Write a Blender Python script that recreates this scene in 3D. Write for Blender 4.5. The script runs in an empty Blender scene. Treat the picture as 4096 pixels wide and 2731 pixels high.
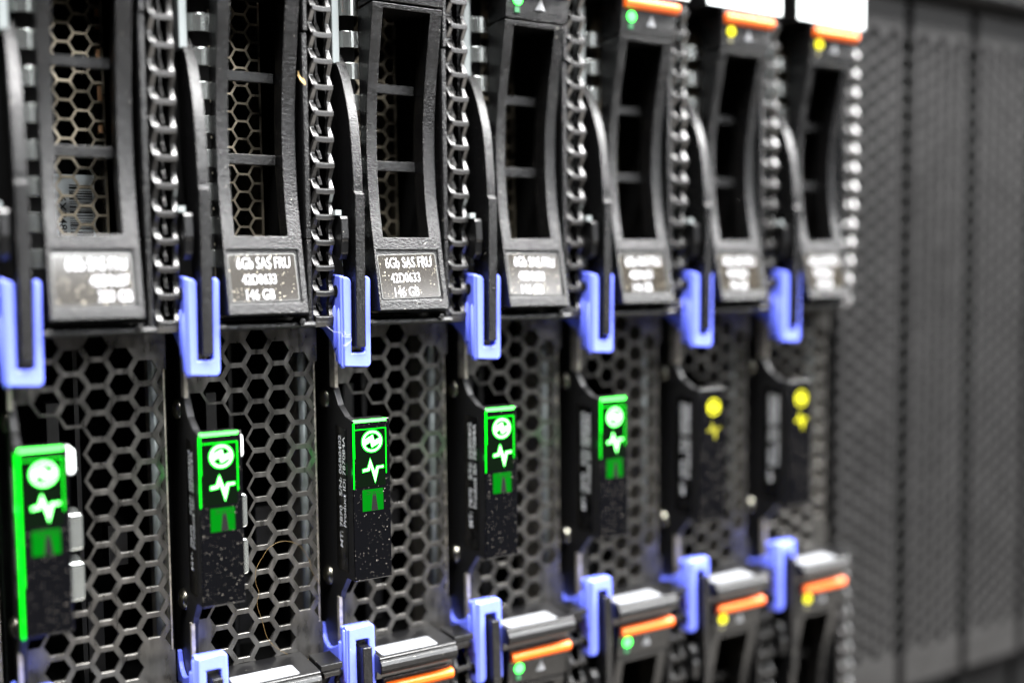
import bpy, bmesh, math, random
from mathutils import Vector, Matrix
random.seed(7)
MM = 0.001
P = 29.0                      # blade pitch in mm
ZB = -112.0                   # base height of blades (mm); the shelf they stand on
sc = bpy.context.scene
COL = sc.collection

# ---------------------------------------------------------------- camera
cam_d = bpy.data.cameras.new("camera"); cam = bpy.data.objects.new("camera", cam_d); COL.objects.link(cam)
sc.camera = cam
cx, cy, cz = -17.918, -181.723, 31.967
yaw, pitch, roll = math.radians(30.634), math.radians(3.804), math.radians(-0.607)
fw = Vector((math.sin(yaw)*math.cos(pitch), math.cos(yaw)*math.cos(pitch), -math.sin(pitch)))
rt0 = Vector((math.cos(yaw), -math.sin(yaw), 0)); up0 = rt0.cross(fw)
rt = math.cos(roll)*rt0 + math.sin(roll)*up0; up = -math.sin(roll)*rt0 + math.cos(roll)*up0
M = Matrix((rt, up, -fw)).transposed().to_4x4(); M.translation = Vector((cx, cy, cz))*MM
cam.matrix_world = M
cam_d.sensor_width = 36.0; cam_d.lens = 4069.98/4096*36
cam_d.clip_start = 0.005; cam_d.clip_end = 50
cam_d.dof.use_dof = True; cam_d.dof.focus_distance = 0.1962; cam_d.dof.aperture_fstop = 4.3

# ---------------------------------------------------------------- light
w = bpy.data.worlds.new("World"); sc.world = w; w.use_nodes = True
w.node_tree.nodes["Background"].inputs[0].default_value = (0.86, 0.92, 1.0, 1)
w.node_tree.nodes["Background"].inputs[1].default_value = 0.02
def area(name, loc, target, sx, sy, power, col=(1, 1, 1)):
    l = bpy.data.lights.new(name, 'AREA'); l.shape = 'RECTANGLE'; l.size = sx; l.size_y = sy
    l.energy = power; l.color = col
    o = bpy.data.objects.new(name, l); COL.objects.link(o)
    o.location = loc
    d = Vector(target)-Vector(loc); o.rotation_euler = d.to_track_quat('-Z', 'Y').to_euler()
    return o
area("ceiling_lamp", (1.25, -0.42, 1.22), (1.25, -0.05, 0.02), 3.4, 0.50, 480, (1.0, 0.99, 0.98))
area("ceiling_lamp", (0.85, -1.55, 1.08), (0.30, 0, 0.0), 2.0, 0.20, 60, (0.96, 0.98, 1.0))
area("wall_lamp", (0.70, -2.0, 0.79), (0.1, 0, 0.02), 1.5, 0.18, 13, (0.98, 0.98, 1.0))
area("floor_bounce", (0.38, -0.34, -0.42), (0.15, 0, -0.06), 0.9, 0.25, 3.4, (1.0, 0.94, 0.86))  # added low area light standing in for warm bounce off the floor
sc.view_settings.view_transform = 'Standard'; sc.view_settings.look = 'None'
sc.view_settings.exposure = 0.0; sc.view_settings.gamma = 1.0
sc.render.engine = 'CYCLES'
sc.cycles.max_bounces = 6; sc.cycles.diffuse_bounces = 3; sc.cycles.glossy_bounces = 4

# ---------------------------------------------------------------- materials
MAT = {}
def mat(name, base, rough=0.5, metal=0.0, bump=None, speck=None, var=None, coat=0.0, spec=0.5, sss=0.0):
    m = bpy.data.materials.new(name); m.use_nodes = True
    nt = m.node_tree; b = nt.nodes["Principled BSDF"]
    b.inputs["Base Color"].default_value = (*base, 1); b.inputs["Roughness"].default_value = rough
    b.inputs["Metallic"].default_value = metal; b.inputs["Coat Weight"].default_value = coat
    b.inputs["Coat Roughness"].default_value = 0.08
    b.inputs["Specular IOR Level"].default_value = spec
    if sss:
        b.inputs["Subsurface Weight"].default_value = sss; b.inputs["Subsurface Radius"].default_value = (0.4, 0.4, 1.0)
        b.inputs["Subsurface Scale"].default_value = 0.001
    geo = nt.nodes.new("ShaderNodeNewGeometry")
    colsock = None
    if var:                                             # (scale, amount): blotchy wear in colour and roughness
        n = nt.nodes.new("ShaderNodeTexNoise"); n.inputs["Scale"].default_value = var[0]; n.inputs["Detail"].default_value = 6
        if len(var) > 2:
            mp = nt.nodes.new("ShaderNodeMapping"); mp.inputs["Scale"].default_value = var[2]
            nt.links.new(geo.outputs["Position"], mp.inputs[0]); nt.links.new(mp.outputs[0], n.inputs["Vector"])
        else:
            nt.links.new(geo.outputs["Position"], n.inputs["Vector"])
        r = nt.nodes.new("ShaderNodeMapRange"); r.inputs[1].default_value = 0.3; r.inputs[2].default_value = 0.7
        r.inputs[3].default_value = 1-var[1]; r.inputs[4].default_value = 1+var[1]
        nt.links.new(n.outputs[0], r.inputs[0])
        mx = nt.nodes.new("ShaderNodeVectorMath"); mx.operation = 'SCALE'; mx.inputs[0].default_value = base
        nt.links.new(r.outputs[0], mx.inputs["Scale"]); colsock = mx.outputs[0]
        rr = nt.nodes.new("ShaderNodeMapRange"); rr.inputs[1].default_value = 0.3; rr.inputs[2].default_value = 0.7
        rr.inputs[3].default_value = max(0.02, rough-0.10); rr.inputs[4].default_value = min(1, rough+0.10)
        nt.links.new(n.outputs[0], rr.inputs[0]); nt.links.new(rr.outputs[0], b.inputs["Roughness"])
    if speck:                                           # (scale, radius, colour): dust grains lying on the surface
        v = nt.nodes.new("ShaderNodeTexVoronoi"); v.inputs["Scale"].default_value = speck[0]
        nz = nt.nodes.new("ShaderNodeTexNoise"); nz.inputs["Scale"].default_value = speck[0]*2.2
        ad = nt.nodes.new("ShaderNodeVectorMath"); ad.operation = 'MULTIPLY_ADD'
        ad.inputs[1].default_value = (0.9/speck[0],)*3
        nt.links.new(nz.outputs["Color"], ad.inputs[0]); nt.links.new(geo.outputs["Position"], ad.inputs[2])
        nt.links.new(geo.outputs["Position"], nz.inputs["Vector"]); nt.links.new(ad.outputs[0], v.inputs["Vector"])
        sep = nt.nodes.new("ShaderNodeSeparateColor"); nt.links.new(v.outputs["Color"], sep.inputs[0])
        mul = nt.nodes.new("ShaderNodeMath"); mul.operation = 'POWER'; mul.inputs[1].default_value = 3.0
        nt.links.new(sep.outputs[0], mul.inputs[0])
        m2 = nt.nodes.new("ShaderNodeMath"); m2.operation = 'MULTIPLY'; m2.inputs[1].default_value = speck[1]
        nt.links.new(mul.outputs[0], m2.inputs[0])
        lt = nt.nodes.new("ShaderNodeMath"); lt.operation = 'LESS_THAN'
        nt.links.new(v.outputs["Distance"], lt.inputs[0]); nt.links.new(m2.outputs[0], lt.inputs[1])
        mixc = nt.nodes.new("ShaderNodeMix"); mixc.data_type = 'RGBA'
        nt.links.new(lt.outputs[0], mixc.inputs[0])
        if colsock: nt.links.new(colsock, mixc.inputs[6])
        else: mixc.inputs[6].default_value = (*base, 1)
        mixc.inputs[7].default_value = (*speck[2], 1)
        colsock = mixc.outputs[2]
        if not var:
            ms = nt.nodes.new("ShaderNodeMapRange"); ms.inputs[3].default_value = rough; ms.inputs[4].default_value = 0.7
            nt.links.new(lt.outputs[0], ms.inputs[0]); nt.links.new(ms.outputs[0], b.inputs["Roughness"])
    if colsock: nt.links.new(colsock, b.inputs["Base Color"])
    if bump:                                            # (scale, strength, distance[, stretch])
        n = nt.nodes.new("ShaderNodeTexNoise"); n.inputs["Scale"].default_value = bump[0]; n.inputs["Detail"].default_value = 3
        if len(bump) > 3:
            mp = nt.nodes.new("ShaderNodeMapping"); mp.inputs["Scale"].default_value = bump[3]
            nt.links.new(geo.outputs["Position"], mp.inputs[0]); nt.links.new(mp.outputs[0], n.inputs["Vector"])
        else:
            nt.links.new(geo.outputs["Position"], n.inputs["Vector"])
        bp = nt.nodes.new("ShaderNodeBump"); bp.inputs["Strength"].default_value = bump[1]; bp.inputs["Distance"].default_value = bump[2]
        nt.links.new(n.outputs[0], bp.inputs["Height"]); nt.links.new(bp.outputs[0], b.inputs["Normal"])
    MAT[name] = m
    return m
def emit(name, col, strength, base=(0.02, 0.02, 0.02)):
    m = bpy.data.materials.new(name); m.use_nodes = True; b = m.node_tree.nodes["Principled BSDF"]
    b.inputs["Base Color"].default_value = (*base, 1); b.inputs["Emission Color"].default_value = (*col, 1)
    b.inputs["Emission Strength"].default_value = strength; b.inputs["Specular IOR Level"].default_value = 0.05; b.inputs["Roughness"].default_value = 0.3
    MAT[name] = m; return m
DUST = (0.55, 0.52, 0.46)
mat("grain_plastic", (0.0035, 0.0035, 0.0037), 0.27, bump=(3000, 1.0, 0.00020), speck=(1500, 0.10, DUST), spec=0.38)
mat("fine_plastic", (0.004, 0.004, 0.0043), 0.28, bump=(5000, 0.7, 0.00006), speck=(1300, 0.09, DUST))
mat("vent_plastic", (0.016, 0.0155, 0.015), 0.27, bump=(6000, 0.5, 0.00003), spec=0.7)
mat("gloss_panel", (0.002, 0.002, 0.0025), 0.10, speck=(3000, 0.24, (0.22, 0.20, 0.17)))
mat("side_panel", (0.002, 0.002, 0.0024), 0.45, speck=(1300, 0.05, DUST))
mat("dark_void", (0.004, 0.004, 0.004), 0.9, spec=0.1)
mat("grille_metal", (0.115, 0.111, 0.104), 0.33, 0.85, bump=(3000, 0.25, 0.00005, (1, 1, 0.25)), var=(700, 0.25, (1, 1, 0.3)), speck=(900, 0.05, DUST))
mat("filler_metal", (0.017, 0.0168, 0.0167), 0.55, 0.0, var=(150, 0.15), spec=0.15)
mat("filler_back", (0.006, 0.006, 0.006), 0.7, 0.0, var=(200, 0.15))
mat("tray_mesh", (0.27, 0.235, 0.175), 0.33, 0.85, var=(260, 0.5))
mat("steel", (0.55, 0.58, 0.56), 0.25, 0.9, bump=(2500, 0.15, 0.00004, (1, 1, 0.1)))
mat("pale_steel", (0.30, 0.33, 0.33), 0.42, 0.35)
mat("worn_steel", (0.40, 0.37, 0.32), 0.45, 0.7, var=(900, 0.35))
mat("screw_steel", (0.26, 0.25, 0.21), 0.25, 1.0)
mat("blue_plastic", (0.145, 0.19, 0.90), 0.32, bump=(3500, 0.08, 0.00003), speck=(700, 0.05, (0.8, 0.8, 0.8)), sss=0.15)
mat("orange_plastic", (1.0, 0.15, 0.006), 0.38, sss=0.1)
mat("label_film", (0.018, 0.0155, 0.012), 0.12, speck=(2600, 0.26, (0.85, 0.78, 0.62)), coat=0.6)
mat("film_edge", (0.12, 0.12, 0.115), 0.25)
mat("white_print", (0.42, 0.42, 0.44), 0.5)
mat("grey_print", (0.60, 0.61, 0.62), 0.5)
mat("white_paper", (0.80, 0.86, 0.86), 0.6)
mat("sticker", (0.15, 0.155, 0.165), 0.45)
mat("black_ink", (0.002, 0.002, 0.002), 0.6, spec=0.2)
mat("barcode_paper", (0.50, 0.54, 0.55), 0.5)
mat("copper", (0.75, 0.42, 0.22), 0.3, 1.0)
mat("triangle_print", (0.20, 0.205, 0.215), 0.35)
mat("led_window", (0.03, 0.15, 0.06), 0.3)
mat("amber_window", (0.16, 0.15, 0.09), 0.3)
mat("hair", (0.22, 0.145, 0.055), 0.4)
mat("lint", (0.42, 0.43, 0.47), 0.7)
mat("straw", (0.65, 0.45, 0.20), 0.6)
emit("green_core", (0.26, 1.0, 0.27), 7.5)
emit("green_halo", (0.0, 1.0, 0.02), 4.0)  # green halo around the icons, put in as emission
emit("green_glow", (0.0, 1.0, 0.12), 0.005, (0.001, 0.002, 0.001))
emit("green_dim", (0.0, 0.70, 0.02), 0.42, (0, 0.01, 0))
emit("green_strip", (0.05, 1.0, 0.06), 11.0)
emit("green_edge", (0.0, 1.0, 0.012), 2.8, (0, 0.01, 0))
emit("green_led", (0.06, 1.0, 0.09), 8.0)
emit("yellow_core", (1.0, 0.95, 0.0), 2.6)
emit("yellow_dim", (1.0, 0.92, 0.0), 1.1)
emit("yellow_led", (1.0, 0.90, 0.0), 2.6)

# ---------------------------------------------------------------- mesh helpers (mm in, metres out)
def mk(bm, name, matn, smooth=False):
    me = bpy.data.meshes.new(name)
    bmesh.ops.recalc_face_normals(bm, faces=bm.faces)
    bm.to_mesh(me); bm.free()
    me.materials.append(MAT[matn])
    if smooth:
        for p in me.polygons: p.use_smooth = True
    return me
def V(p): return Vector((p[0]*MM, p[1]*MM, (p[2]-ZB)*MM))
def box(bm, x0, x1, y0, y1, z0, z1):
    vs = [bm.verts.new(V((x, y, z))) for x in (x0, x1) for y in (y0, y1) for z in (z0, z1)]
    for f in ((0, 1, 3, 2), (4, 6, 7, 5), (0, 4, 5, 1), (2, 3, 7, 6), (0, 2, 6, 4), (1, 5, 7, 3)):
        bm.faces.new([vs[i] for i in f])
def prism(bm, pts, axis, a, b):
    """polygon extruded along axis: 'x' -> pts are (y,z); 'y' -> pts are (x,z); 'z' -> pts are (x,y)"""
    def at(p, t): return V((t, p[0], p[1])) if axis == 'x' else V((p[0], t, p[1])) if axis == 'y' else V((p[0], p[1], t))
    A = [bm.verts.new(at(p, a)) for p in pts]; B = [bm.verts.new(at(p, b)) for p in pts]
    n = len(pts)
    bm.faces.new(A); bm.faces.new(B[::-1])
    for i in range(n): bm.faces.new((A[i], A[(i+1) % n], B[(i+1) % n], B[i]))
def cyl(bm, c, axis, r, a, b, n=24, r2=None):
    pts = []
    r2 = r if r2 is None else r2
    def at(k, t, rad):
        u = c[0]+rad*math.cos(2*math.pi*k/n); v = c[1]+rad*math.sin(2*math.pi*k/n)
        return V((t, u, v)) if axis == 'x' else V((u, t, v)) if axis == 'y' else V((u, v, t))
    A = [bm.verts.new(at(k, a, r)) for k in range(n)]; B = [bm.verts.new(at(k, b, r2)) for k in range(n)]
    bm.faces.new(A); bm.faces.new(B[::-1])
    for i in range(n): bm.faces.new((A[i], A[(i+1) % n], B[(i+1) % n], B[i]))
def flat(bm, pts, y):
    bm.faces.new([bm.verts.new(V((p[0], y, p[1]))) for p in pts])
def tube(bm, pts, r, n=6):
    pts = [V(p) for p in pts]; rings = []
    for i, p in enumerate(pts):
        d = (pts[min(i+1, len(pts)-1)]-pts[max(i-1, 0)]).normalized()
        a = d.orthogonal().normalized(); b = d.cross(a)
        rings.append([bm.verts.new(p+(a*math.cos(2*math.pi*k/n)+b*math.sin(2*math.pi*k/n))*r*MM) for k in range(n)])
    for A, B in zip(rings, rings[1:]):
        # match closest start
        k0 = min(range(n), key=lambda k: (B[k].co-A[0].co).length)
        for k in range(n): bm.faces.new((A[k], A[(k+1) % n], B[(k+1+k0) % n], B[(k+k0) % n]))
def smoothpath(pts, sub=6):
    out = []
    for i in range(len(pts)-1):
        p0, p1, p2, p3 = [Vector(pts[max(0, min(len(pts)-1, j))]) for j in (i-1, i, i+1, i+2)]
        for k in range(sub):
            t = k/sub
            out.append(0.5*((2*p1)+(p2-p0)*t+(2*p0-5*p1+4*p2-p3)*t*t+(3*p1-p0-3*p2+p3)*t**3))
    out.append(Vector(pts[-1])); return out
def interp(tab, t):
    if t <= tab[0][0]: return tab[0][1]
    for (a, va), (b, vb) in zip(tab, tab[1:]):
        if t <= b: return va+(vb-va)*(t-a)/(b-a)
    return tab[-1][1]
def smooth_tab(tab, n=60):
    q = smoothpath([(a, b, 0) for a, b in tab], 8); return [(p[0], p[1]) for p in q]
def rrect(x0, x1, z0, z1, r, n=5, corners=(1, 1, 1, 1)):
    """rounded rectangle, ccw from lower left; corners: ll, lr, ur, ul"""
    out = []
    for k, (X, Z, a0) in enumerate(((x0+r, z0+r, 180), (x1-r, z0+r, 270), (x1-r, z1-r, 0), (x0+r, z1-r, 90))):
        if corners[k]:
            for j in range(n+1):
                a = math.radians(a0+90*j/n); out.append((X+r*math.cos(a), Z+r*math.sin(a)))
        else:
            out.append(((x0, z0), (x1, z0), (x1, z1), (x0, z1))[k])
    return out

FONTC = {}
def text_mesh(name, s, o, u, v, width, height, matn, bold=0.0, space=1.0):
    """flat lettering: lower-left o, along u, upwards v (mm)"""
    cu = bpy.data.curves.new("t", 'FONT'); cu.body = s; cu.size = 1.0; cu.offset = bold; cu.space_character = space
    cu.resolution_u = 3
    ob = bpy.data.objects.new("t", cu); COL.objects.link(ob)
    dg = bpy.context.evaluated_depsgraph_get(); dg.update()
    me = bpy.data.meshes.new_from_object(ob.evaluated_get(dg))
    COL.objects.unlink(ob); bpy.data.objects.remove(ob); bpy.data.curves.remove(cu)
    xs = [q.co.x for q in me.vertices]; ys = [q.co.y for q in me.vertices]
    x0, x1, y0, y1 = min(xs), max(xs), min(ys), max(ys)
    u = Vector(u); v = Vector(v); o = Vector(o)
    for q in me.vertices:
        p = o+u*((q.co.x-x0)/(x1-x0)*width)+v*((q.co.y-y0)/(y1-y0)*height)
        q.co = V(p)
    me.name = name; me.materials.clear(); me.materials.append(MAT[matn])
    return me

def link(name, me, parent=None, bevel=0.0, seg=2, smooth=False):
    o = bpy.data.objects.new(name, me); COL.objects.link(o)
    if parent is not None: o.parent = parent
    if bevel:
        m = o.modifiers.new("bevel", 'BEVEL'); m.width = bevel*MM; m.segments = seg; m.limit_method = 'ANGLE'
        m.angle_limit = math.radians(35)
    return o
def thing(name, label, cat, x=0.0, y=0.0, z=0.0, group=None):
    o = bpy.data.objects.new(name, None); COL.objects.link(o); o.empty_display_size = 0.01
    o.location = (x*MM, y*MM, z*MM)
    o['label'] = label; o['category'] = cat
    if group: o['group'] = group
    return o
def tag(o, label, cat, group=None):
    o['label'] = label; o['category'] = cat
    if group: o['group'] = group
    return o
# world frame: z = 0 is the chassis shelf (ZB below the pixel-fitted origin); the camera moves with it
cam.location.z += -ZB*MM
for o in list(COL.objects):
    if o.type == 'LIGHT': o.location.z += -ZB*MM

# ---------------------------------------------------------------- perforated sheet
def hexsheet(bm, x0, x1, z0, z1, y, th, px, pz, ox, oz, rhole, hole, openx=None, inside=None):
    """sheet in the x-z plane with hexagonal holes; column pitch px, row pitch pz, hole(c, r, x, z) says whether a cell is pierced"""
    R = px/1.5
    c0 = int(math.floor((x0-ox)/px))-1; c1 = int(math.ceil((x1-ox)/px))+1
    for c in range(c0, c1+1):
        X = ox+c*px; off = pz/2 if c % 2 else 0.0
        r0 = int(math.floor((z0-oz-off)/pz))-1; r1 = int(math.ceil((z1-oz-off)/pz))+1
        for r in range(r0, r1+1):
            Z = oz+off+r*pz
            if inside and not inside(X, Z): continue
            outer = []
            for k in range(6):
                a = math.radians(60*k); q = (X+R*math.cos(a), Z+(pz/2)/math.sin(math.radians(60))*math.sin(a))
                outer.append((min(max(q[0], x0), x1), min(max(q[1], z0), z1)))
            if max(q[0] for q in outer)-min(q[0] for q in outer) < 0.02 or max(q[1] for q in outer)-min(q[1] for q in outer) < 0.02: continue
            if hole(c, r, X, Z):
                inner = [(X+rhole*math.cos(math.radians(60*k)), Z+rhole*math.sin(math.radians(60*k))) for k in range(6)]
                if openx is None: inner = [(min(max(q[0], x0+0.12), x1-0.12), q[1]) for q in inner]
                A = [bm.verts.new(V((q[0], y, q[1]))) for q in outer]; B = [bm.verts.new(V((q[0], y, q[1]))) for q in inner]
                inner2 = [(X+(q[0]-X)*0.97, Z+(q[1]-Z)*0.97) for q in inner]
                B2 = [bm.verts.new(V((q[0], y+0.07, q[1]))) for q in inner2]
                D = [bm.verts.new(V((q[0], y+th, q[1]))) for q in inner2]
                for k in range(6):
                    j = (k+1) % 6
                    if openx is not None and (inner[k][0] > openx or inner[j][0] > openx):
                        if max(outer[k][0], outer[j][0]) >= x1-1e-6 and abs(inner[k][0]-X) > 1 or abs(inner[j][0]-X) > 1: continue
                    bm.faces.new((A[k], A[j], B[j], B[k])); bm.faces.new((B[k], B[j], B2[j], B2[k])); bm.faces.new((B2[k], B2[j], D[j], D[k]))
            else:
                vs = []
                for q in outer:
                    if not vs or abs(vs[-1][0]-q[0])+abs(vs[-1][1]-q[1]) > 1e-6: vs.append(q)
                if len(vs) > 2 and abs(vs[0][0]-vs[-1][0])+abs(vs[0][1]-vs[-1][1]) < 1e-6: vs.pop()
                if len(vs) > 2: flat(bm, vs, y)

# ================================================================= blade server parts (blade-local mm; origin = power icon)
MIR = -22.4
def mz(z): return MIR-z
PARTS = {}
def build_parts():
    D = PARTS
    # ---- front grille
    bm = bmesh.new()
    def hole(c, r, X, Z):
        if X < 1.0 or X > 24: return False
        if Z > 21.5 or Z < -46.5: return False
        if X > 17 and X < 20 and (Z > 16.0 or Z < -37.0): return False
        if X > 20 and (Z > 13 or Z < -39): return False
        return True
    def inside(X, Z):
        return not (X < 3.5 and -29.0 < Z < 6.5) and not (X < 7.0 and -20.0 < Z < 4.0) and not (X < 0 and -33 < Z < 9)
    hexsheet(bm, -3.4, 22.3, -49, 24, 11.3, 0.7, 4.14, 4.78, 2.07, 10.34, 2.24, hole, openx=22.0, inside=inside)
    D['grille'] = mk(bm, "front_grille", "grille_metal")
    # folded edge of the grille, running back
    bm = bmesh.new(); box(bm, 21.95, 22.25, 12.6, 30, -49, 24)
    D['fold'] = mk(bm, "folded_edge", "worn_steel")
    bm = bmesh.new(); cyl(bm, (20.9, 16.5), 'z', 0.85, -47, 23, 16)
    D['tube'] = mk(bm, "steel_rod", "pale_steel", True)
    # ---- casing: side walls and inner bulkhead, all dark
    bm = bmesh.new()
    box(bm, -5.75, -5.35, 18, 69, ZB, 112); box(bm, 22.4, 22.8, 30.2, 69, ZB, 112)
    box(bm, -5.3, 22.35, 60, 60.4, ZB, 112); box(bm, -5.3, 22.35, 13.2, 60, 111.4, 112); box(bm, -5.3, 22.35, 13.2, 60, ZB, ZB+0.6)
    box(bm, -5.3, 22.35, 12.3, 60, 24.3, 24.9); box(bm, -5.3, 22.35, 12.3, 60, -49.9, -49.3)
    D['casing'] = mk(bm, "casing", "dark_void")
    # circuit boards glimpsed deep behind the holes
    bm = bmesh.new(); box(bm, 8, 8.8, 24, 55, -46, 22); box(bm, 13.5, 17, 26, 34, -24, -16); box(bm, 9.2, 12, 25, 34, -44, -30); box(bm, 3, 5, 22, 30, -3, 9)
    D['board'] = mk(bm, "circuit_board", "side_panel")
    # ---- light panel: side plate + bar
    bm = bmesh.new()
    prism(bm, [(0.35, 4.3), (3.3, 4.7), (6.9, 6.6), (10.4, 11.2), (11.0, 24), (22, 24), (22, -48), (9.4, -48), (8.6, -33), (7.3, -30.9), (4.0, -27.3), (0.35, -27.1)], 'x', -4.1, -2.9)
    D['plate'] = mk(bm, "side_plate", "side_panel")
    bm = bmesh.new(); box(bm, -2.85, 3.6, 0.95, 4.6, -26.9, 4.2)
    D['bar'] = mk(bm, "bar_body", "fine_plastic")
    bm = bmesh.new(); box(bm, -4.05, 3.68, 0.0, 0.9, -27.05, 4.3)
    D['lens'] = mk(bm, "lens_cover", "gloss_panel")
    bm = bmesh.new(); prism(bm, [(2.7, 2.3), (8.5, 2.5), (9.0, -25.6), (8.2, -26.3), (2.9, -25.9)], 'x', -4.22, -4.11)
    D['idplate'] = mk(bm, "id_label", "gloss_side")
    D['txt1'] = text_mesh("serial_text", "MT: 7870   S/N: 06B0402", (-4.26, 5.4, -21.5), (0, 0, 1), (0, 1, 0), 22.3, 1.45, "grey_print", 0.012)
    D['txt2'] = text_mesh("product_text", "Product ID: 7870B4A", (-4.26, 3.45, -17.1), (0, 0, 1), (0, 1, 0), 17.8, 1.45, "grey_print", 0.012)
    # icons
    def ring(bm, ro, ri, y, n=48):
        A = [bm.verts.new(V((ro*math.cos(2*math.pi*k/n), y, ro*math.sin(2*math.pi*k/n)))) for k in range(n)]
        B = [bm.verts.new(V((ri*math.cos(2*math.pi*k/n), y, ri*math.sin(2*math.pi*k/n)))) for k in range(n)]
        for k in range(n): bm.faces.new((A[k], A[(k+1) % n], B[(k+1) % n], B[k]))
    bolt = [(-1.62, .36), (.14, 1.26), (.43, .08), (1.62, .60), (1.60, -.36), (-.07, -1.2), (-.34, -.08), (-1.52, -.72)]
    def grow(pts, d):
        c = Vector((sum(p[0] for p in pts)/len(pts), sum(p[1] for p in pts)/len(pts))); out = []
        n = len(pts)
        for i in range(n):
            p, a, b = Vector(pts[i]), Vector(pts[i-1]), Vector(pts[(i+1) % n])
            e1 = (p-a).normalized(); e2 = (b-p).normalized()
            n1 = Vector((e1.y, -e1.x)); n2 = Vector((e2.y, -e2.x)); m = (n1+n2)
            m = m/max(0.35, m.length_squared/2) if m.length > 1e-6 else n1
            out.append((p.x+m.x*d, p.y+m.y*d))
        return out
    bm = bmesh.new(); ring(bm, 2.04, 1.66, -0.05); flat(bm, bolt, -0.055)
    D['power'] = mk(bm, "power_icon", "green_core")
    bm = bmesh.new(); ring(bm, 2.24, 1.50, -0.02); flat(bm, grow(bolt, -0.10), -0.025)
    D['power_halo'] = mk(bm, "icon_halo", "green_halo")  # larger emissive outline paints the halo around the icon
    def pz(x, y): return ((x-712)/58.0, -(y-795)/61.0)
    pulse = [pz(*q) for q in [(596, 1122), (655, 1112), (685, 1002), (738, 1165), (765, 1098), (842, 1096), (842, 1118), (782, 1121), (742, 1288), (690, 1092), (672, 1140), (597, 1150)]][::-1]
    bm = bmesh.new(); flat(bm, pulse, -0.05); D['pulse'] = mk(bm, "pulse_icon", "green_core")
    bm = bmesh.new(); flat(bm, grow(pulse, 0.15), -0.02); D['pulse_halo'] = mk(bm, "icon_halo", "green_halo")  # same painted halo around the pulse
    bm = bmesh.new(); flat(bm, [(-2.2, -13.55), (2.15, -13.55), (2.12, -9.32), (-2.2, -9.32)], -0.02); D['light'] = mk(bm, "locator_icon", "green_dim")
    bm = bmesh.new()
    flat(bm, [(-.42, -13.5), (1.0, -13.5), (.62, -10.6), (-.12, -10.6)], -0.05)
    flat(bm, [(-.16, -10.55), (.66, -10.55), (.66, -10.38), (-.16, -10.38)], -0.05)
    for s in (-1, 1):
        cxl = 0.25
        for a0, a1 in ((0.10, 0.32), (-0.12, -0.34)):
            flat(bm, [(cxl+s*.55, -10.0+a0-.03), (cxl+s*1.6, -10.0+a1-.05), (cxl+s*1.6, -10.0+a1+.05), (cxl+s*.55, -10.0+a0+.03)], -0.05)
    for q in ([(-.02, -10.38), (.08, -10.38), (.08, -9.85), (-.02, -9.85)], [(.42, -10.38), (.52, -10.38), (.52, -9.85), (.42, -9.85)], [(-.02, -9.95), (.52, -9.95), (.52, -9.84), (-.02, -9.84)]): flat(bm, q, -0.052)
    D['tower'] = mk(bm, "tower_mark", "black_ink")
    # lit edges of the clear cover
    bm = bmesh.new(); box(bm, -3.7, 3.0, -0.03, 0.22, 3.75, 4.33); D['strip'] = mk(bm, "lit_top_edge", "green_strip")
    bm = bmesh.new(); box(bm, -3.6, 2.95, -0.03, -0.005, 2.33, 2.50); box(bm, 2.78, 2.95, -0.03, -0.005, -6.5, 2.32); box(bm, -3.98, -3.55, -0.03, -0.005, -3.2, 3.7); box(bm, -3.98, -3.75, -0.03, -0.005, -9.0, -3.25); D['edge'] = mk(bm, "lit_cover_edge", "green_edge")
    bm = bmesh.new(); box(bm, -3.5, 2.7, -0.012, -0.006, -8.8, 2.3); D['glow'] = mk(bm, "glow_plate", "green_glow")  # faint emissive plate added for the green glow on the cover
    bm = bmesh.new(); box(bm, -4.2, -3.55, -0.04, 0.9, -18.5, 3.7); box(bm, -4.2, -3.8, -0.02, 0.9, -27, -18.6); D['edge_full'] = mk(bm, "lit_cover_edge", "green_edge")
    # connectors right of the bar
    bm = bmesh.new(); prism(bm, rrect(3.8, 5.5, -1.6, 3.0, 0.8), 'y', 5.0, 11.0); D['cap'] = mk(bm, "white_cap", "white_paper", False)
    bm = bmesh.new()
    prism(bm, rrect(3.9, 6.6, -15.3, -8.9, 0.7), 'y', 7.5, 14); D['usb'] = mk(bm, "usb_port", "steel")
    bm = bmesh.new()
    prism(bm, rrect(3.9, 6.6, -24.3, -17.5, 0.7), 'y', 7.5, 14); D['usb2'] = mk(bm, "usb_port", "steel")
    # screws
    def screw(z):
        bm = bmesh.new(); n = 20
        prof = [(0.0, 2.1), (0.45, 2.0), (0.85, 1.5), (1.05, 0.8), (1.08, 0.5)]
        rings = [[bm.verts.new(V((-4.1-h, 14.2+r*math.cos(2*math.pi*k/n), z+r*math.sin(2*math.pi*k/n)))) for k in range(n)] for h, r in prof]
        for A, B in zip(rings, rings[1:]):
            for k in range(n): bm.faces.new((A[k], A[(k+1) % n], B[(k+1) % n], B[k]))
        c = [bm.verts.new(V((-4.1-0.75, 14.2+0.5*math.cos(2*math.pi*k/n), z+0.5*math.sin(2*math.pi*k/n)))) for k in range(n)]
        for k in range(n): bm.faces.new((rings[-1][k], rings[-1][(k+1) % n], c[(k+1) % n], c[k]))
        bm.faces.new(c)
        return mk(bm, "screw", "screw_steel", True)
    D['screw1'] = screw(7.2); D['screw2'] = screw(-29.2)
    # steel sheet edge
    bm = bmesh.new(); box(bm, -4.25, -3.6, 8.0, 10.9, 9.9, 24); D['sheet1'] = mk(bm, "sheet_edge", "worn_steel")
    bm = bmesh.new(); box(bm, -4.35, -3.7, 8.0, 9.2, -48, -32.2); D['sheet2'] = mk(bm, "sheet_edge", "worn_steel")
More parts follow.
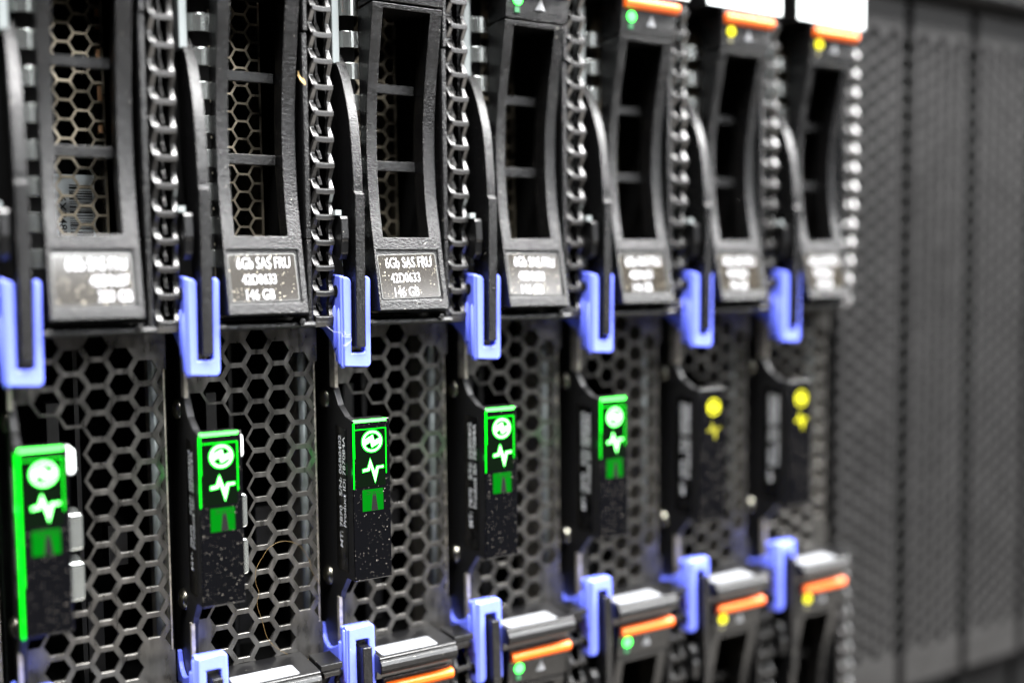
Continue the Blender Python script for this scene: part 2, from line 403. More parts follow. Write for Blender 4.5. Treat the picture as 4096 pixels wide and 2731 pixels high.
    # ---- ladder vents
    def yc(z): return 2.9 + (1.7*((52-z)/28.0) if z < 52 else 0.0)
    def ladder(mirror):
        bm = bmesh.new()
        f = (lambda z: mz(z)) if mirror else (lambda z: z)
        pitch = 4.835; z0 = 23.8
        nr = 18
        def quadstrip(sec):   # sec: list of 4-corner rings
            rings = [[bm.verts.new(V((x, y, f(z)))) for x, y, z in s] for s in sec]
            for A, B in zip(rings, rings[1:]):
                for k in range(4): bm.faces.new((A[k], A[(k+1) % 4], B[(k+1) % 4], B[k]))
            bm.faces.new(rings[0]); bm.faces.new(rings[-1][::-1])
        for r in range(nr):
            zr = z0+r*pitch; y = yc(zr)
            # rung: slightly crowned bar
            sec = []
            for x, dz in ((19.9, 0.10), (20.6, 0.0), (21.9, -0.06), (23.0, 0.0), (23.75, 0.08)):
                sec.append([(x, y-0.05, zr-0.62+dz), (x, y-0.05, zr+0.34+dz), (x, y+0.5, zr+0.62+dz), (x, y+1.4, zr-0.3+dz)])
            quadstrip(sec)
            if r == nr-1: break
            y2 = yc(zr+pitch)
            # rails in the cell above this rung: from lower rung (front) back to mid, and forward to the upper rung
            t = [0.0, 0.16, 0.47, 0.53, 0.98]
            dy = [0.0, 0.50, 1.60, 1.60, 0.05]
            xi = [21.3, 20.9, 20.52, 20.54, 20.72]; xo = [19.95, 19.70, 19.50, 19.50, 19.80]
            L = []; Rr = []
            for k in range(5):
                zz = zr+t[k]*pitch; yy = y+(y2-y)*t[k]+dy[k]
                L.append([(xo[k], yy, zz), (xi[k], yy+0.12, zz), (xi[k], yy+1.35, zz), (xo[k], yy+1.35, zz)])
                xr = [22.65, 22.80, 22.92, 22.92, 22.85][k]
                Rr.append([(xr, yy+0.12, zz), (23.78, yy, zz), (23.78, yy+1.35, zz), (xr, yy+1.35, zz)])
            quadstrip(L); quadstrip(Rr)
        # foot under the lowest rung
        y = yc(z0)
        prism(bm, [(y-0.1, f(z0-0.55)), (y+1.6, f(z0-0.55)), (y+1.8, f(z0-1.7)), (y+0.2, f(z0-1.7))], 'x', 19.6, 23.5)
        return mk(bm, "ladder_vent", "vent_plastic")
    D['ladder_u'] = ladder(False); D['ladder_l'] = ladder(True)
    def inner_rib(mirror):
        bm = bmesh.new(); f = (lambda z: mz(z)) if mirror else (lambda z: z)
        pitch = 4.835
        for r in range(18):
            zr = 23.8+r*pitch+0.4; y = yc(zr)+3.0
            sec = [(y, zr+1.0), (y+1.6, zr+3.0), (y+2.6, zr+3.0), (y+2.6, zr+1.0)]
            prism(bm, [(a, f(b)) for a, b in sec], 'x', 21.7, 22.5)
            prism(bm, [(y+1.4, f(zr-1.9)), (y+1.4, f(zr+3.1)), (y+2.4, f(zr+3.1)), (y+2.4, f(zr-1.9))], 'x', 21.85, 22.35)
        return mk(bm, "inner_rib", "vent_plastic")
    D['rib_u'] = inner_rib(False); D['rib_l'] = inner_rib(True)
    # side flange beside the ladder and its black return
    def flange(mirror):
        bm = bmesh.new(); f = (lambda z: mz(z)) if mirror else (lambda z: z)
        for a, b, dx in ((23.0, 38.7, 0.0), (38.9, 77.0, -0.12), (77.3, 112, 0.05)):
            y = 2.7 if a > 40 else 3.1
            prism(bm, [(17.75+dx, y+0.5), (18.0+dx, y), (18.75, y), (19.1, y+0.6), (19.1, 14), (17.75+dx, 14)], 'z', f(a), f(b))
        box(bm, 23.85, 24.15, 7.5, 30, min(f(23), f(112)), max(f(23), f(112)))
        return mk(bm, "bezel_flange", "grain_plastic")
    D['flange_u'] = flange(False); D['flange_l'] = flange(True)
    # cross bar under the upper drive
    bm = bmesh.new()
    prism(bm, [(1.9, 22.7), (2.2, 23.3), (2.9, 23.5), (11.2, 23.5), (11.2, 22.2), (2.4, 22.2)], 'x', 0.9, 19.0)
    cyl(bm, (16.2, 23.5), 'y', 0.62, 1.4, 6, 14)
    D['crossbar'] = mk(bm, "bezel_bar", "grain_plastic")
    # ledge over the lower drive
    bm = bmesh.new()
    prism(bm, [(-0.6, -43.0), (0.0, -42.75), (11.2, -42.75), (11.2, -48.0), (1.6, -48.0), (1.3, -46.2), (-0.9, -46.1), (-1.3, -45.2), (-1.3, -44.3), (-0.95, -43.6), (-0.6, -43.55)], 'x', 0.5, 17.4)
    D['ledge'] = mk(bm, "bezel_ledge", "fine_plastic")
    bm = bmesh.new(); pts = rrect(1.4, 13.6, 0.0, 5.2, 0.6)
    prism(bm, [(q[0], q[1]) for q in pts], 'z', -42.73, -42.66); D['sticker'] = mk(bm, "blank_sticker", "sticker")
    bm = bmesh.new(); box(bm, 18.3, 22.8, 2.0, 9.0, -44.2, -42.9); D['tab'] = mk(bm, "vent_tab", "fine_plastic")
    # top block with the white label, over the upper drive
    bm = bmesh.new(); box(bm, -2.6, 21.8, 0.0, 13, 93.0, 112); D['topblock'] = mk(bm, "bezel_top", "fine_plastic")
    bm = bmesh.new(); box(bm, -2.2, 21.2, -0.12, -0.01, 93.3, 111.6); D['toplabel'] = mk(bm, "paper_label", "white_paper")
    # ---- release lever
    lev = smooth_tab([(18.2, .45), (24, .3), (31, .1), (40, -.1), (47.4, -.3)])
    lev2 = smooth_tab([(47.7, 0.45), (52, .65), (60, 1.7), (65, 3.3), (70, 5.6), (73.5, 8.4), (76.5, 11.2)])
    def lever(mirror):
        bm = bmesh.new(); f = (lambda z: mz(z)) if mirror else (lambda z: z)
        pts = [(b, f(a)) for a, b in lev] + [(b, f(a)) for a, b in lev2]
        back = [(14, f(76.5)), (14, f(60)), (9.0, f(47)), (6.5, f(32)), (4.6, f(18.4))]
        prism(bm, pts+back, 'x', -2.6, -0.6)
        return mk(bm, "release_lever", "grain_plastic")
    D['lever_u'] = lever(False); D['lever_l'] = lever(True)
    def knob(mirror):
        bm = bmesh.new(); f = (lambda z: mz(z)) if mirror else (lambda z: z)
        prism(bm, [(1.2, f(42.7)), (1.6, f(43.3)), (6, f(43.3)), (6, f(36.0)), (2.6, f(35.0)), (1.5, f(36.2)), (1.25, f(38.6)), (0.95, f(38.9))], 'x', -4.95, -3.35)
        return mk(bm, "latch_catch", "fine_plastic")
    D['knob_u'] = knob(False); D['knob_l'] = knob(True)
    bm = bmesh.new(); box(bm, -5.6, -4.4, 2.2, 4.0, 43.4, 44.4); D['nub'] = mk(bm, "latch_pin", "pale_steel")
    # ---- blue touch clip
    def clip(mirror):
        bm = bmesh.new(); f = (lambda z: mz(z)) if mirror else (lambda z: z)
        y0 = 2.2 if mirror else 1.3
        def arc(cx_, cz_, r, a0, a1, n=6): return [(cx_+r*math.cos(math.radians(a0+(a1-a0)*k/n)), cz_+r*math.sin(math.radians(a0+(a1-a0)*k/n))) for k in range(n+1)]
        U = [(-4.75, 14.6)] + arc(-0.25, 15.2, 0.95, -80, 0, 5) + arc(-0.02, 30.9, 0.92, 0, 78, 6) + [(-0.22, 31.8), (-0.6, 17.3), (-1.0, 17.1), (-3.25, 17.1), (-3.08, 28.5)] + arc(-4.2, 30.6, 1.12, 0, 90, 6) + [(-4.75, 31.72)]
        prism(bm, [(q[0], f(q[1])) for q in U], 'y', y0, y0+2.2)
        # back spine so the slot has a floor, and the side cheek
        prism(bm, [(q[0], f(q[1])) for q in [(-4.7, 15.2), (0.3, 15.2), (0.3, 17.0), (-4.7, 17.0)]], 'y', y0+2.25, y0+5)
        low = [(y0+0.5, 14.6), (y0+1.1, 14.15), (y0+2.0, 14.4), (y0+3.0, 16.0), (5.9 if not mirror else 6.0, 17.4), (7.6, 19.2), (9.8, 20.2)]
        if mirror: low += [(11.8, 21.0), (13.5, 21.2), (15.0, 20.6), (16.0, 19.4), (16.6, 17.4), (17.6, 17.4), (17.6, 26), (12, 31)]
        else: low += [(11.8, 21.3), (14.2, 21.6), (14.2, 31.0)]
        cheek = [(y0+0.5, 31.9)]+low+[(y0+5.5, 32.3)]
        prism(bm, [(q[0], f(q[1])) for q in cheek], 'x', -5.15, -4.2)
        return mk(bm, "touch_clip", "blue_plastic")
    D['clip_u'] = clip(False); D['clip_l'] = clip(True)
    def ribs(mirror):
        f = (lambda z: mz(z)) if mirror else (lambda z: z)
        y0 = 2.2 if mirror else 1.3
        bm = bmesh.new()
        for yy, za, zb in ((y0+1.5, 15.3, 25.0), (y0+3.6, 18.2, 25.5)):
            n = 10
            prof = [(za-0.45, 0.05), (za-0.3, 0.32), (za, 0.45), (zb, 0.45), (zb+0.8, 0.05)]
            rings = [[bm.verts.new(V((-5.15+r*0.9*math.cos(2*math.pi*k/n), yy+r*1.3*math.sin(2*math.pi*k/n), f(z)))) for k in range(n)] for z, r in prof]
            for A, B in zip(rings, rings[1:]):
                for k in range(n): bm.faces.new((A[k], A[(k+1) % n], B[(k+1) % n], B[k]))
        return mk(bm, "clip_rib", "blue_plastic", True)
    D['ribs_u'] = ribs(False); D['ribs_l'] = ribs(True)
    def pivot(mirror):
        f = (lambda z: mz(z)) if mirror else (lambda z: z)
        bm = bmesh.new(); cyl(bm, (4.2, f(29.0)), 'x', 1.15, -5.22, -5.0, 20)
        return mk(bm, "pivot_hole", "dark_void")
    D['pivot_u'] = pivot(False); D['pivot_l'] = pivot(True)
    # ---- steel guide rail and spring fingers
    def rail(mirror):
        f = (lambda z: mz(z)) if mirror else (lambda z: z)
        bm = bmesh.new(); box(bm, -3.2, -1.65, 8.3, 11.9, min(f(73), f(112)), max(f(73), f(112)))
        return mk(bm, "guide_rail", "pale_steel")
    D['rail'] = rail(False)
    bm = bmesh.new(); n = 8
    top, bot = [], []
    pts = []
    for k in range(n+1):
        t = k/n; pts.append((-1.55+t*3.75, 9.7-1.5*math.sin(t*math.pi*0.60)))
    pts2 = [(p[0]-0.02, p[1]+0.35) for p in pts[::-1]]
    A = pts+pts2
    prism(bm, A, 'z', ZB, ZB+3.15)
    D['finger'] = mk(bm, "spring_finger", "steel")
    # dark pocket behind the fingers
    bm = bmesh.new(); box(bm, -5.0, 3.0, 12.2, 13.0, 24, 112); D['pocket'] = mk(bm, "bay_wall", "dark_void")
    bm = bmesh.new(); box(bm, -5.0, 3.0, 12.2, 13.0, -112, -49); D['pocket2'] = mk(bm, "bay_wall", "dark_void")

mat("gloss_side", (0.002, 0.002, 0.0022), 0.16)
build_parts()
FINGER_Z = [79.62-6.1*k for k in range(-1, 8)]

def make_blade(b, label, lit, group=None):
    D = PARTS
    t = thing("blade_server", label, "blade server", b*P, 0, 0, group)
    link("casing", D['casing'], t)
    g = link("front_grille", D['grille'], t); link("folded_edge", D['fold'], g); link("steel_rod", D['tube'], g)
    link("circuit_board", D['board'], t)
    if b >= 0:
        lp = link("side_plate", D['plate'], t, 0.12)
        for k in ('screw1', 'screw2'): link("screw", D[k], t)
        link("sheet_edge", D['sheet1'], t); link("sheet_edge", D['sheet2'], t)
        il = link("id_label", D['idplate'], t, 0.05)
        link("serial_text", D['txt1'], il); link("product_text", D['txt2'], il)
        link("bar_body", D['bar'], t, 0.15)
        lens = link("lens_cover", D['lens'], t, 0.16, 3)
        def swap(key, m, name):
            me = D[key]
            if m:
                me = me.copy(); me.materials.clear(); me.materials.append(MAT[m])
            return link(name, me, lens)
        if lit == 'green':
            for k, nm in (('power', 'power_icon'), ('power_halo', 'icon_halo'), ('pulse', 'pulse_icon'), ('pulse_halo', 'icon_halo'), ('light', 'locator_icon'), ('tower', 'tower_mark'), ('strip', 'lit_top_edge'), ('edge', 'lit_cover_edge'), ('glow', 'glow_plate')):
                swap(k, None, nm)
            if b == 0: swap('edge_full', None, 'lit_cover_edge')
            ll = bpy.data.lights.new("panel_led", 'POINT'); ll.energy = 0.006 if b == 0 else 0.0003; ll.color = (0.03, 1.0, 0.10); ll.shadow_soft_size = 0.0012
            lo = bpy.data.objects.new("panel_led", ll); COL.objects.link(lo); lo.parent = t; lo.location = V((-4.9, 0.6, -6.0))
        else:
            swap('power', 'yellow_core', 'power_icon'); swap('pulse', 'yellow_dim' if b == 5 else 'yellow_core', 'pulse_icon')
        link("white_cap", D['cap'], t, 0.4, 3); link("usb_port", D['usb'], t, 0.25, 3); link("usb_port", D['usb2'], t, 0.25, 3)
    for s in ('u', 'l'):
        l = link("ladder_vent", D['ladder_'+s], t, 0.13); link("inner_rib", D['rib_'+s], l, 0.08)
        link("bezel_flange", D['flange_'+s], t, 0.15)
    if b >= 0:
        for s in ('u', 'l'):
            lv = link("release_lever", D['lever_'+s], t, 0.22, 3); link("latch_catch", D['knob_'+s], lv, 0.2)
            if s == 'u': link("latch_pin", D['nub'], lv)
            c = link("touch_clip", D['clip_'+s], t, 0.28, 3); link("clip_rib", D['ribs_'+s], c); link("pivot_hole", D['pivot_'+s], c)
        link("bezel_bar", D['crossbar'], t, 0.15)
        le = link("bezel_ledge", D['ledge'], t, 0.15); link("blank_sticker", D['sticker'], le); link("vent_tab", D['tab'], le, 0.2)
        tb = link("bezel_top", D['topblock'], t, 0.2)
        link("paper_label", D['toplabel'], tb)
        link("guide_rail", D['rail'], t, 0.2)
        for z in FINGER_Z:
            o = link("spring_finger", D['finger'], t, 0.05); o.location.z = (z-3.15-ZB)*MM
        link("bay_wall", D['pocket'], t); link("bay_wall", D['pocket2'], t)
    return t

# ================================================================= hot-swap drive
PROF = smooth_tab([(25.2, -1.0), (27.3, -0.5), (33, 0.85), (39.3, 2.2), (45, 3.45), (51.5, 4.2), (58, 4.4), (64, 4.0), (69, 3.2), (73, 2.45), (77, 1.45), (80.5, 0.7), (83.5, 0.0), (88, -0.6), (92.4, -1.0)])
def prof(z): return interp(PROF, z)
DP = {}
def build_drive():
    D = DP
    bm = bmesh.new()
    xs = [1.9, 2.35, 4.1, 14.0, 15.6, 16.6]
    zs = [25.2, 26.2, 27.0]+[27.0+9.9*k/4 for k in range(1, 5)]+[38.0, 39.3]+[39.3+43.4*k/22 for k in range(1, 23)]+[83.6]
    grid = {}
    def pt(x, z, dy=0.0):
        k = (round(x, 3), round(z, 3), dy)
        if k not in grid: grid[k] = bm.verts.new(V((x, prof(z)+dy, z)))
        return grid[k]
    def q(a, b, c, d): bm.faces.new((a, b, c, d))
    rec = 0.4
    for i in range(len(zs)-1):
        za, zb = zs[i], zs[i+1]
        for j in range(len(xs)-1):
            xa, xb = xs[j], xs[j+1]
            zm_ = (za+zb)/2; xm = (xa+xb)/2
            if 39.3 < zm_ < 82.7 and 4.1 < xm < 14.0: continue
            dy = rec if (27.0 < zm_ < 36.9 and 2.35 < xm < 15.6) else 0.0
            q(pt(xa, za, dy), pt(xb, za, dy), pt(xb, zb, dy), pt(xa, zb, dy))
    # recess walls
    rz = [z for z in zs if 26.99 < z < 36.91]
    for a, b in zip(rz, rz[1:]):
        for x in (2.35, 15.6): q(pt(x, a), pt(x, b), pt(x, b, rec), pt(x, a, rec))
    rx = [2.35, 4.1, 14.0, 15.6]
    for a, b in zip(rx, rx[1:]):
        for z in (27.0, 36.9): q(pt(a, z), pt(b, z), pt(b, z, rec), pt(a, z, rec))
    # window walls, outer walls
    wz = [z for z in zs if 39.29 < z < 82.75]
    def at(x, y, z):
        k = (round(x, 3), round(y, 3), round(z, 3), 'b')
        if k not in grid: grid[k] = bm.verts.new(V((x, y, z)))
        return grid[k]
    for a, b in zip(wz, wz[1:]):
        for x in (4.1, 14.0): q(pt(x, a), pt(x, b), at(x, prof(b)+4.4, b), at(x, prof(a)+4.4, a))
    for z in (wz[0], wz[-1]): q(pt(4.1, z), pt(14.0, z), at(14.0, prof(z)+4.4, z), at(4.1, prof(z)+4.4, z))
    for a, b in zip(zs, zs[1:]):
        for x, yb in ((1.9, 7.4), (16.6, 11.5)): q(pt(x, a), pt(x, b), at(x, yb, b), at(x, yb, a))
    for a, b in zip(xs, xs[1:]):
        q(pt(a, zs[0]), pt(b, zs[0]), at(b, 1.2, zs[0]-0.55), at(a, 1.2, zs[0]-0.55))
        q(at(a, 1.2, zs[0]-0.55), at(b, 1.2, zs[0]-0.55), at(b, 11.5, zs[0]-0.55), at(a, 11.5, zs[0]-0.55))
        q(pt(a, zs[-1]), pt(b, zs[-1]), at(b, 11.5, zs[-1]), at(a, 11.5, zs[-1]))
    D['frame'] = mk(bm, "bezel_frame", "grain_plastic")
    for k, (a, b) in enumerate(((52.75, 54.7), (68.0, 69.9))):
        bm = bmesh.new(); box(bm, 4.15, 13.95, 7.9, 9.2, a, b); D['bar%d' % k] = mk(bm, "crossbar", "grain_plastic")
    # head: the part above the seam
    bm = bmesh.new()
    pts = [(prof(84.0)+0.02, 84.0), (prof(86.0), 86.0), (prof(89.0), 89.0), (prof(92.4), 92.4), (7.4, 92.4), (7.4, 84.0)]
    prism(bm, pts, 'x', 1.9, 16.9); D['head'] = mk(bm, "release_handle", "grain_plastic")
    bm = bmesh.new()
    prism(bm, [(prof(89.4)-0.9, 89.5), (prof(89.4)-1.3, 90.2), (prof(90.8)-1.2, 91.0), (prof(91.3)-0.5, 91.5), (1.0, 91.5), (1.0, 89.3), (prof(89.4)-0.3, 89.3)], 'x', 2.3, 17.3)
    D['orange'] = mk(bm, "release_tab", "orange_plastic")
    # status light, its square window and the triangle mark
    yy = prof(87.6)
    bm = bmesh.new(); n = 20
    rings = [[bm.verts.new(V((4.6+r*math.cos(2*math.pi*k/n), yy-h, 87.7+r*math.sin(2*math.pi*k/n)))) for k in range(n)] for h, r in ((0.0, 1.15), (0.25, 1.05), (0.45, 0.6))]
    for A, B in zip(rings, rings[1:]):
        for k in range(n): bm.faces.new((A[k], A[(k+1) % n], B[(k+1) % n], B[k]))
    bm.faces.new(rings[-1]); D['led'] = mk(bm, "status_light", "green_led", True)
    bm = bmesh.new(); prism(bm, [(3.9, 85.1), (5.1, 85.1), (5.1, 86.4), (3.9, 86.4)], 'y', prof(86)-0.12, prof(86)+0.4); D['window'] = mk(bm, "light_window", "led_window")
    bm = bmesh.new()
    y = prof(87.0)
    vs = [bm.verts.new(V(p)) for p in ((8.9, prof(86.1)-0.02, 86.1), (11.3, prof(86.1)-0.02, 86.1), (10.1, prof(88.6)-0.05, 88.6), (10.1, prof(86.1)-0.55, 86.15))]
    for f in ((0, 1, 3), (1, 2, 3), (2, 0, 3)): bm.faces.new([vs[i] for i in f])
    D['tri'] = mk(bm, "triangle_mark", "triangle_print")
    # carrier mesh deep in the window
    bm = bmesh.new()
    def hole(c, r, X, Z): return 2.6 < X < 14.0 and 34 < Z < 88
    hexsheet(bm, 2.2, 14.2, 27.5, 92, 18.0, 0.5, 2.95, 3.42, 10.6, 77.6, 1.74, hole)
    box(bm, 14.21, 14.5, 18.0, 40, 27.5, 92)
    D['mesh'] = mk(bm, "carrier_mesh", "tray_mesh")
    bm = bmesh.new(); box(bm, 1.8, 16.7, 44, 44.6, 26, 92); box(bm, 1.75, 2.1, 18.6, 44, 26, 92); box(bm, 16.3, 16.7, 11.6, 44, 26, 92); box(bm, 1.9, 16.6, 11.6, 44, 24.95, 25.3); box(bm, 1.9, 16.6, 10.6, 44, 92.0, 92.4)
    D['shell'] = mk(bm, "drive_shell", "dark_void")
build_drive()
SL = (prof(36.0)-prof(27.5))/8.5
def make_drive(b, label, lower, lines, rot, lit, group, barcode=False):
    D = DP
    oy, oz = (2.2, -140.2) if lower else (0, 0)
    t = thing("hard_drive", label, "hard drive", b*P, oy, oz, group)
    f = link("bezel_frame", D['frame'], t, 0.12)
    link("crossbar", D['bar0'], t, 0.15); link("crossbar", D['bar1'], t, 0.15)
    h = link("release_handle", D['head'], t, 0.15)
    link("release_tab", D['orange'], h, 0.25, 3)
    led = D['led']
    win = D['window']
    if lit == 'yellow':
        win = win.copy(); win.materials.clear(); win.materials.append(MAT['amber_window'])
        led = led.copy(); led.materials.clear(); led.materials.append(MAT['yellow_led'])
    link("status_light", led, h); link("light_window", win, h, 0.1); link("triangle_mark", D['tri'], h)
    link("carrier_mesh", D['mesh'], t); link("drive_shell", D['shell'], t)
    if not lower:
        # film label, turned by rot degrees, with its print
        c = Vector((8.85, 0, 31.75)); a = math.radians(rot)
        def P3(u, v, dy):    # u, v in label plane
            x = c.x+u*math.cos(a)-v*math.sin(a); z = c.z+u*math.sin(a)+v*math.cos(a)
            return (x, prof(27.5)+(z-27.5)*SL+0.28+dy, z)
        def plate(bm, pts, dy0, dy1):
            A = [bm.verts.new(V(P3(p[0], p[1], dy0))) for p in pts]; B = [bm.verts.new(V(P3(p[0], p[1], dy1))) for p in pts]
            bm.faces.new(A); bm.faces.new(B[::-1])
            for i in range(len(pts)): bm.faces.new((A[i], A[(i+1) % len(pts)], B[(i+1) % len(pts)], B[i]))
        bm = bmesh.new(); plate(bm, rrect(-6.25, 6.25, -4.3, 4.3, 0.45), -0.03, 0.05)
        fe = link("film_backing", mk(bm, "film_backing", "film_edge"), t)
        bm = bmesh.new(); plate(bm, rrect(-6.14, 6.14, -4.19, 4.19, 0.40), -0.06, -0.035)
        lab = link("drive_label", mk(bm, "drive_label", "label_film"), t)
        u = Vector(P3(1, 0, 0))-Vector(P3(0, 0, 0)); v = Vector(P3(0, 1, 0))-Vector(P3(0, 0, 0))
        for s, uu, vv, wd, ht in lines:
            link("label_text", text_mesh("label_text", s, P3(uu, vv, -0.085), u, v, wd, ht, "white_print", 0.004), lab)
    if barcode:
        bm = bmesh.new(); box(bm, 5.6, 13.0, 23.9, 24.0, 32, 51.2); bl = link("barcode_sticker", mk(bm, "barcode_sticker", "barcode_paper"), t)
        bm = bmesh.new(); z = 34.0
        while z < 49.5:
            hgt = random.choice((0.12, 0.2, 0.34)); box(bm, 8.6, 12.6, 23.86, 23.89, z, z+hgt); z += hgt+random.choice((0.14, 0.22, 0.36))
        link("barcode_stripes", mk(bm, "barcode_stripes", "black_ink"), bl)
        link("sticker_text", text_mesh("sticker_text", "6XP48LR", (6.7, 23.86, 47.2), (0, 0, -1), (1, 0, 0), 9.0, 1.35, "black_ink", 0.02), bl)
        bm = bmesh.new()
        for z, dz in ((79.5, 1.3), (77.2, .9), (71.5, 2.1), (64.0, 3.2), (58.5, 2.0)): box(bm, 13.4, 14.2, 19, 19.6, z, z+dz)
        link("contact_strip", mk(bm, "contact_strip", "copper"), t)
    return t

# ================================================================= chassis (setting behind and around)
ch = thing("server_chassis", "black metal chassis frame holding the blade row", "chassis", 0, 0, 0)
bm = bmesh.new(); box(bm, -60, 360, -2, 70, ZB-4, ZB-0.02); link("shelf", mk(bm, "shelf", "dark_void"), ch)
bm = bmesh.new(); box(bm, -60, 360, 70, 72, ZB, 140); link("light_block", mk(bm, "light_block", "dark_void"), ch)  # black plane added behind the row to block world light
bm = bmesh.new()
prism(bm, [(9.0, 107.6), (9.0, 108.6), (6.0, 109.2), (5.4, 110), (5.4, 128), (69, 128), (69, 107.6)], 'x', 200.0, 360)
link("top_rail", mk(bm, "top_rail", "fine_plastic"), ch, 0.3)
bm = bmesh.new(); box(bm, 276, 284, 4.6, 5.38, 111.0, 115.0); link("release_tab", mk(bm, "rail_tab", "orange_plastic"), ch, 0.4)

# ================================================================= filler panels
bm = bmesh.new()
def fhole(c, r, X, Z): return -3.95 < X < 21.0 and -79 < Z < 96.5
hexsheet(bm, -4.3, 21.3, -90.2, 107.2, 10.8, 0.35, 4.14, 4.78, 0.2, 10.34, 2.05, fhole)
FACE = mk(bm, "perforated_face", "filler_metal")
bm = bmesh.new(); box(bm, -4.0, 21.0, 13.0, 13.6, -90.0, 107.0); FBACK = mk(bm, "hole_backing", "dark_void")  # dark sheet added behind the holes to set how black they look
bm = bmesh.new(); box(bm, -4.0, 21.0, 13.7, 60, ZB, 107); FBODY = mk(bm, "filler_body", "dark_void")
def make_filler(b, label):
    t = thing("filler_panel", label, "filler panel", b*P+0.6, 0, 0, "perforated filler panels in the empty slots")
    link("perforated_face", FACE, t); link("hole_backing", FBACK, t); link("filler_body", FBODY, t)

# ================================================================= place everything
G1 = "blade servers side by side in the chassis"
make_blade(-1, "blade server at the near end, only its grille edge showing beside the barcode blade", None, G1)
BL = {0: ("blade server with blurred green icons whose light guide glows down its whole edge", 'green'),
      1: ("green-lit blade server with a curled blond hair lying on its hexagon grille", 'green'),
      2: ("green-lit blade server with white lint on its upper blue clip", 'green'),
      3: ("green-lit blade server standing between the linty blade and the last green-lit one", 'green'),
      4: ("last green-lit blade server, directly beside a yellow-lit blade", 'green'),
      5: ("yellow-lit blade server between a green-lit blade and another yellow-lit one", 'yellow'),
      6: ("yellow-lit blade server directly beside the perforated filler panels", 'yellow')}
for b, (lab, lit) in BL.items(): make_blade(b, lab, lit, G1)
def L(a, b_, c, al='l'):
    return a, b_, c
std = [("6Gb SAS FRU", -4.7, 1.65, 9.9, 2.05), ("42D0633", -4.0, -1.2, 6.3, 1.85), ("146 GB", -3.5, -3.95, 5.2, 1.85)]
b0l = [("6Gb SAS FRU", -4.1, 1.55, 9.6, 2.1), ("42D0637", -0.5, -1.15, 6.2, 1.9), ("300 GB", 0.6, -3.75, 5.4, 1.9)]
GD = "hot-swap drives in the upper bays"; GL = "hot-swap drives in the lower bays"
UP = {0: ("black hot-swap drive labelled 300 GB with a barcode visible through its bronze mesh", b0l, 0.2, 'green'),
      1: ("black hot-swap drive with a straw flake caught on its right edge", std, 1.0, 'green'),
      2: ("black hot-swap drive whose dusty 146 GB label is sharp and readable, above the linty clip", std, 1.6, 'green'),
      3: ("black hot-swap drive with its label tilted clockwise, above a green-lit panel", std, -1.6, 'green'),
      4: ("black hot-swap drive with lit green light, next to the drives with yellow lights", std, 0.6, 'green'),
      5: ("black upper drive with yellow light, between a green-light drive and a yellow-light drive", std, -0.6, 'yellow'),
      6: ("black upper drive with yellow light, right beside the perforated filler panels", std, 0.8, 'yellow')}
for b, (lab, ln, r, lit) in UP.items(): make_drive(b, lab, False, ln, r, lit, GD, b == 0)
LO = {1: ("lower bay drive under the blade with the hair on its grille", 'green'),
      2: ("lower bay drive with orange tab under the blade with the linty clip", 'green'),
      3: ("lower bay drive with green light, two places from the yellow-light ones", 'green'),
      4: ("lower bay drive with green light, directly beside a yellow-light lower drive", 'green'),
      5: ("lower bay drive with yellow light and orange tab beside a green-light one", 'yellow'),
      6: ("lower bay drive with yellow light and orange tab beside the filler panels", 'yellow')}
for b, (lab, lit) in LO.items(): make_drive(b, lab, True, None, 0, lit, GL)
FL = {7: "grey perforated filler panel directly beside the yellow-lit blade",
      8: "grey perforated filler panel, second from the yellow-lit blade",
      9: "grey perforated filler panel, third from the yellow-lit blade",
      10: "grey perforated filler panel, fourth from the yellow-lit blade"}
for b, lab in FL.items(): make_filler(b, lab)

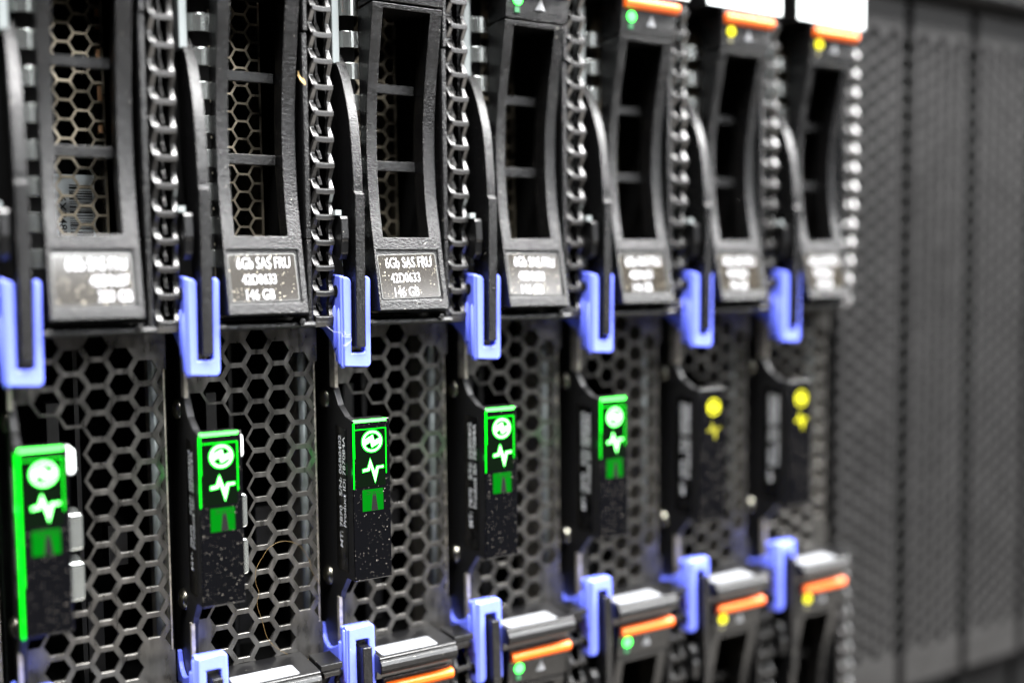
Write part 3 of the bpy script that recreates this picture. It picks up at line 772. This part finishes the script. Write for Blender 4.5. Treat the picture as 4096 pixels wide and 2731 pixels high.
# ================================================================= stray bits
hp = [(21.67, -45.5), (16.7, -43.8), (13.2, -41.6), (10.9, -38.9), (9.9, -35.2), (9.0, -31.8), (9.4, -29.5), (8.8, -27.5), (8.9, -24.9), (10.0, -22.9), (11.8, -20.8), (14.4, -20.0), (17.3, -21.0), (19.0, -23.2), (19.9, -25.3), (20.1, -26.7), (21.6, -29.6)]
bm = bmesh.new(); tube(bm, smoothpath([(P+x, 11.12-0.1*math.sin(i), z) for i, (x, z) in enumerate(hp)], 6), 0.026)
tag(link("stray_hair", mk(bm, "stray_hair", "hair", True)), "thin curled blond hair lying on a hexagon grille", "hair")
bm = bmesh.new()
for path in ([(-7.7, 2.6, 22.4), (-6.6, 2.0, 21.4), (-5.3, 1.15, 21.1), (-5.0, 1.1, 20.4), (-3.3, 1.15, 20.2)], [(-4.9, 1.1, 21.4), (-4.2, 1.0, 20.6), (-3.4, 1.1, 20.9)],
             [(-5.0, 1.1, 18.45), (-4.3, 1.0, 19.0), (-3.4, 1.0, 19.5), (-3.3, 1.1, 20.0)], [(-5.1, 1.1, 18.9), (-4.5, 1.0, 18.6), (-3.9, 1.0, 19.2)], [(-5.2, 1.1, 20.4), (-4.6, 1.0, 20.9), (-4.7, 1.0, 21.3)]):
    tube(bm, smoothpath([(2*P+x, y, z) for x, y, z in path], 5), 0.028, 5)
tag(link("lint_fluff", mk(bm, "lint_fluff", "lint")), "wisp of white lint clinging to a blue clip", "lint")
bm = bmesh.new()
def petal(pts):
    bm.faces.new([bm.verts.new(V((P+p[0], p[1], p[2]))) for p in pts])
petal([(16.5, 2.2, 69.0), (16.9, 1.9, 68.9), (17.8, 2.2, 67.9), (18.2, 2.5, 67.2), (17.7, 2.3, 67.5), (17.0, 2.0, 68.1)])
petal([(16.6, 2.1, 69.7), (16.75, 1.9, 69.6), (17.0, 2.0, 68.7), (16.8, 2.1, 68.6)])
petal([(17.4, 2.0, 68.6), (18.0, 2.2, 68.2), (18.3, 2.5, 67.4), (17.9, 2.3, 67.6)])
tag(link("straw_flake", mk(bm, "straw_flake", "straw")), "dry straw-coloured flake caught between drive and vent", "debris")
